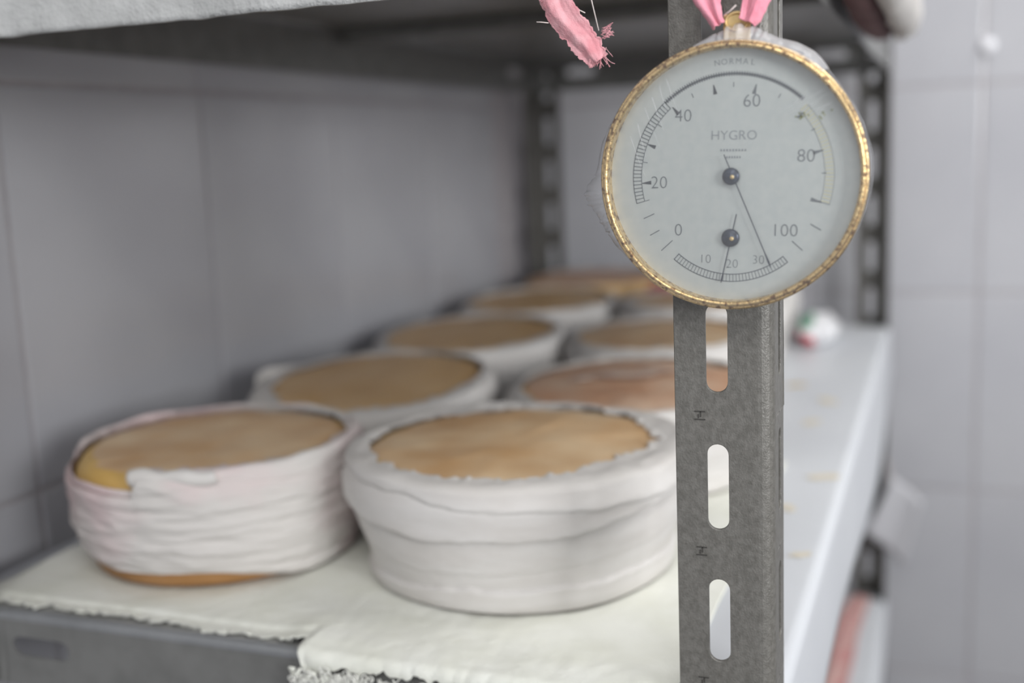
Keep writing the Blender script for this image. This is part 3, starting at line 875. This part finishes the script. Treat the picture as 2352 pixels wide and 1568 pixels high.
# film
def bumpf(d, c, w): 
    e = (d - c + 180) % 360 - 180
    return math.exp(-(e / w) ** 2)
def film_r(d):
    return 309 + 50 * bumpf(d, 188, 8) + 12 * bumpf(d, 170, 12) + 22 * bumpf(d, 203, 12) + 34 * bumpf(d, 88, 14) + 20 * bumpf(d, 60, 12) + 5 * bumpf(d, 5, 20) + 4 * bumpf(d, 150, 30) + 5 * bumpf(d, 235, 20) + 2.5 * ns(math.radians(d) * 9, 1, 1)
bm = bmesh.new(); N = 480; rings = []
radii = [0.0001, 60, 120, 180, 220, 250, 270, 285, 294, 300, 305, 1001, 1002, 1003, 1004]
for rr in radii:
    ring = []
    for k in range(N):
        d = 360 * k / N; t = math.radians(d); FR = film_r(d)
        if rr <= 305:
            R = rr; y = -.0062 if rr > 270 else -.0060
            cre = bumpf(d, 48, 22) * smooth01((rr - 120) / 140)
            y -= .0003 * abs(ns(rr * .03, t * 10, 1)) + .0009 * cre * (1 - abs(ns((R * math.cos(t) - R * math.sin(t)) * .06, (R * math.cos(t) + R * math.sin(t)) * .008, 2)) * 3)
            y = min(y, -.0061)
        else:
            q = {1001: .35, 1002: .8, 1003: 1.0, 1004: 1.0}[rr]
            R = 305 + (FR - 305) * q
            y = {1001: -.0050, 1002: -.0020, 1003: .003, 1004: .011}[rr] + .0009 * ns(t * 14, rr, 3)
            if rr == 1004: R = 305 + (FR - 305) * .4
            if FR > 330: y += .0016 * ns(t * 60, rr, 7); R += 11 * ns(t * 38, rr * .1, 2)
        ring.append(bm.verts.new((R * K * math.cos(t), y, R * K * math.sin(t))))
    rings.append(ring)
for ri, (A, B) in enumerate(zip(rings, rings[1:])):
    for k in range(N):
        f = bm.faces.new((A[k], A[(k + 1) % N], B[(k + 1) % N], B[k]))
        dd = 360 * k / N
        f.material_index = 0 if radii[ri] < 305 or film_r(dd) < 316 else (2 if 150 < dd < 240 else 1)
obj('cling_film', bm, ['film', 'film_edge', 'film_tab'], hyg, smooth=True, label='clear cling film stretched over the dial and bunched at the left and top')

rc_ = random.Random(21)
for k in range(15):          # fine creases pulled across the film
    if k < 9:
        u0, v0 = 1795 + k * 15 + rc_.uniform(-5, 5), 250 - k * 2 + rc_.uniform(-20, 20); du, dv = rc_.uniform(60, 110), -rc_.uniform(40, 75)
    else:
        q = k - 9; u0, v0 = 1452 + q * 17, 300 - q * 26 + rc_.uniform(-10, 10); du, dv = rc_.uniform(20, 45), rc_.uniform(60, 110)
    pts = []
    for i in range(9):
        a = i / 8; U = u0 + du * a; V = v0 + dv * a + 4 * math.sin(a * PI)
        if math.hypot(U - 1684, V - 402) > 283: break
        pts.append(lp(U, V, -.0066))
    if len(pts) > 2:
        bm = bmesh.new(); tube(bm, pts, .00006 + .00008 * rc_.random(), 5, .00003)
        obj('film_crease', bm, 'film_crease', hyg, smooth=True)

# ------------------------------------------------------------ pink cloth tie
tie = empty('cloth_tie', (-.012, -.006, .318), 'pink cotton rag tying the hygrometer to the near post', 'tie')
def tl(x, y, z): return Vector((x, y, z)) - Vector(tie.location)
ribbon('strand', [tl(-.0155, -.0150, .2655), tl(-.0175, -.0140, .2695), tl(-.0205, -.0115, .277), tl(-.0225, -.0085, .288), tl(-.018, -.007, .305), tl(-.013, -.007, .316)],
       [.0042, .0056, .0098, .0120, .0125, .008], 'pink', tie, amp=.0011, folds=1.6, seed=1)
ribbon('strand', [tl(-.0058, -.0150, .2660), tl(-.0042, -.0140, .2695), tl(-.0022, -.0115, .277), tl(.0005, -.0085, .288), tl(-.004, -.007, .305), tl(-.010, -.007, .316)],
       [.0060, .0078, .0105, .0125, .0125, .008], 'pink', tie, amp=.0011, folds=1.4, seed=3)
bm = bmesh.new(); bmesh.ops.create_icosphere(bm, subdivisions=4, radius=.009)
for v in bm.verts:
    v.co.x *= 1.15; v.co.y *= .6; v.co.z *= .8; n_ = v.co.normalized()
    v.co += n_ * .0016 * ns(v.co.x * 200, v.co.y * 300, v.co.z * 200)
    v.co += tl(-.012, -.0075, .318)
obj('knot', bm, 'pink', tie, smooth=True)
ribbon('loose_end', [tl(-.014, -.012, .318), tl(-.040, -.0125, .314), tl(-.066, -.012, .301), tl(-.0765, -.012, .288), tl(-.0755, -.012, .2775), tl(-.069, -.012, .268), tl(-.0645, -.012, .262), tl(-.0605, -.012, .2565)],
       [.009, .011, .0125, .0125, .0120, .0112, .0105, .0075], 'pink_pale', tie, sub=16, amp=.0008, folds=1.5, seed=6, fray=.0016)
ra = random.Random(9)
def gf(i):
    if i < 26:  # tip
        x, z = -.0605 + ra.uniform(-.0035, .0035), .2585 + ra.uniform(-.001, .003); a = -PI / 2 + ra.uniform(-.5, .5); L = .0010
    elif i < 50:
        x, z = -.0585 + ra.uniform(-.0008, .001), .2665 + ra.uniform(-.0025, .002); a = ra.uniform(-.4, .9); L = .0009
    else:
        q = ra.random(); x, z = -.082 + .014 * q, .281 - .016 * q; a = PI + ra.uniform(0, 1); L = .0003
    pts = [(x, -.0128, z)]
    for k in range(4):
        a += ra.uniform(-.35, .35); x += L * math.cos(a); z += L * math.sin(a); pts.append((x, -.0128 + ra.uniform(-.0004, .0004), z))
    return [tl(*p_) for p_ in pts], .00013
threads('frayed_threads', 90, gf, 'pink_pale', tie)
bm = bmesh.new()
tube(bm, [tl(-.0665, -.012, .296), tl(-.0635, -.0125, .283), tl(-.0600, -.0128, .2675)], .00022)
obj('loose_thread', bm, 'thread', tie, smooth=True)
bm = bmesh.new(); tube(bm, [tl(-.0715, -.012, .2772), tl(-.068, -.0125, .2758), tl(-.0650, -.0128, .2742)], .0002); obj('loose_thread', bm, 'thread', tie, smooth=True)
bm = bmesh.new(); tube(bm, [tl(-.0795, -.012, .2718), tl(-.082, -.0125, .2722), tl(-.084, -.0128, .2724)], .0002); obj('loose_thread', bm, 'thread', tie, smooth=True)
bm = bmesh.new(); tube(bm, [tl(-.0140, -.0145, .2690), tl(-.0115, -.015, .2705), tl(-.0095, -.0150, .2722)], .00022); obj('loose_thread', bm, 'thread', tie, smooth=True)

# ------------------------------------------------------------ bundle overhanging the upper shelf at the right
root = empty('cloth_bundle', (.02, .42, .34), 'white cloth bundle with a maroon underside overhanging the upper shelf at the right', 'cloth')
def shell(name, prof, y0, y1, m, seed, thick, amp):
    bm = bmesh.new(); rows = []
    NJ = 50
    for j in range(NJ + 1):
        q = j / NJ; y = y0 + (y1 - y0) * q
        env = math.sin(PI * min(1, max(0, .08 + .84 * q))) ** .5
        row = []
        for k, (x, z) in enumerate(prof):
            xx = x * (.55 + .45 * env) if x > 0 else x
            zz = .342 + (z - .342) * (.6 + .4 * env)
            row.append(bm.verts.new((xx + amp * ns(y * 30, k * .4, seed) - .02, y - .42, zz + amp * ns(y * 26, k * .5, seed + 4) - .34)))
        rows.append(row)
    for A, B in zip(rows, rows[1:]):
        for k in range(len(prof) - 1): bm.faces.new((A[k], A[k + 1], B[k + 1], B[k]))
    return solid(obj(name, bm, m, root, smooth=True), thick, 0)
shell('outer_fold', [(-.06, .344), (-.03, .352), (-.005, .356), (.018, .352), (.034, .340), (.040, .325), (.041, .308), (.038, .296), (.031, .291), (.026, .294)], .22, .56, 'wrap', 3, .002, .003)
shell('maroon_lining', [(-.04, .343), (-.01, .346), (.010, .342), (.020, .330), (.024, .314), (.024, .300), (.020, .292), (.012, .291), (.005, .296)], .23, .54, 'maroon', 8, .002, .002)

# ------------------------------------------------------------ card hanging at the far right post
root = empty('hanging_card', (.012, .930, -.16), 'tilted blank white card hanging from the far right post', 'card')
bm = bmesh.new()
cs = [Vector((.010, 0, -.172)), Vector((.044, 0, -.200)), Vector((.024, 0, -.282)), Vector((-.020, 0, -.246))]
N_ = 10; g = []
for i in range(N_ + 1):
    for j in range(N_ + 1):
        a, b = i / N_, j / N_
        P = (cs[0] * (1 - a) + cs[1] * a) * (1 - b) + (cs[3] * (1 - a) + cs[2] * a) * b
        P.y = .006 * math.sin(a * PI) + .004 * b
        g.append(bm.verts.new(P - Vector((.012, 0, -.16))))
for i in range(N_):
    for j in range(N_):
        k = i * (N_ + 1) + j; bm.faces.new((g[k], g[k + N_ + 1], g[k + N_ + 2], g[k + 1]))
solid(obj('card_sheet', bm, 'card', root, smooth=True), .0012)
bm = bmesh.new(); tube(bm, [(-.003, -.001, -.018), (-.008, .02, -.006), (-.014, .0555, .004)], .0007); obj('string', bm, 'thread', root, smooth=True)

# ------------------------------------------------------------ cloths on the lowest shelf
o = ribbon('pink_strip', [(-.052, .42, -.333), (-.050, .56, -.333), (-.040, .72, -.332), (-.036, .85, -.332), (-.026, .95, -.333)],
           [.03, .034, .034, .030, .022], 'rose', None, face=(0, 0, 1), amp=.0016, folds=2, seed=4)
tag(o, 'faded pink cloth strip along the lowest shelf, beside its white liner edge', 'cloth')
bm = bmesh.new(); rows = []
for j in range(61):
    y = .50 + .44 * j / 60; row = []
    for k in range(21):
        q = k / 20; x = -.15 + .085 * q + .012 * (y - .5) / .44
        z = -.3365 + .05 * math.sin(PI * q) * (.8 + .2 * math.sin(y * 40)) + .004 * ns(y * 30, q * 4, 2)
        row.append(bm.verts.new((x, y, max(z, -.337))))
    rows.append(row)
for A, B in zip(rows, rows[1:]):
    for k in range(20): bm.faces.new((A[k], A[k + 1], B[k + 1], B[k]))
o = solid(obj('crumpled_cloth', bm, 'greencloth', smooth=True), .001)
tag(o, 'grey green crumpled cloth on the lowest shelf, left of the pink strip', 'cloth')

# ------------------------------------------------------------ printed bag and red rag between far cheeses
bagr = empty('plastic_bag', (-.070, .85, .0015), 'crumpled white plastic bag with green and red print by the farthest cheese', 'bag')
bm = bmesh.new(); bmesh.ops.create_icosphere(bm, subdivisions=5, radius=1)
for v in bm.verts:
    n_ = v.co.copy(); q = 1 + .22 * ns(n_.x * 2.2, n_.y * 2.2, n_.z * 2.2) + .10 * abs(ns(n_.x * 6, n_.y * 6, n_.z * 6))
    v.co = Vector((n_.x * .022 * q, n_.y * .045 * q, max(0.0005, .014 + n_.z * .018 * q)))
for f in bm.faces:
    c = f.calc_center_median()
    if math.hypot(c.x + .008, (c.z - .028) * 1.2) < .009 and c.y < .02: f.material_index = 1
    elif abs(c.z - .008 + c.x * .3) < .0055 and -.018 < c.x < .002 and c.y < 0: f.material_index = 2
obj('bag_body', bm, ['bag', 'bag_green', 'bag_red'], bagr, smooth=True)
o = ribbon('red_rag', [(-.238, .792, .004), (-.240, .788, .03), (-.238, .778, .058), (-.226, .770, .068), (-.212, .764, .066)], [.012, .016, .018, .020, .016], 'red', None, amp=.002, folds=2, seed=2)
tag(o, 'small red rag poking up between the farthest cheeses', 'cloth')
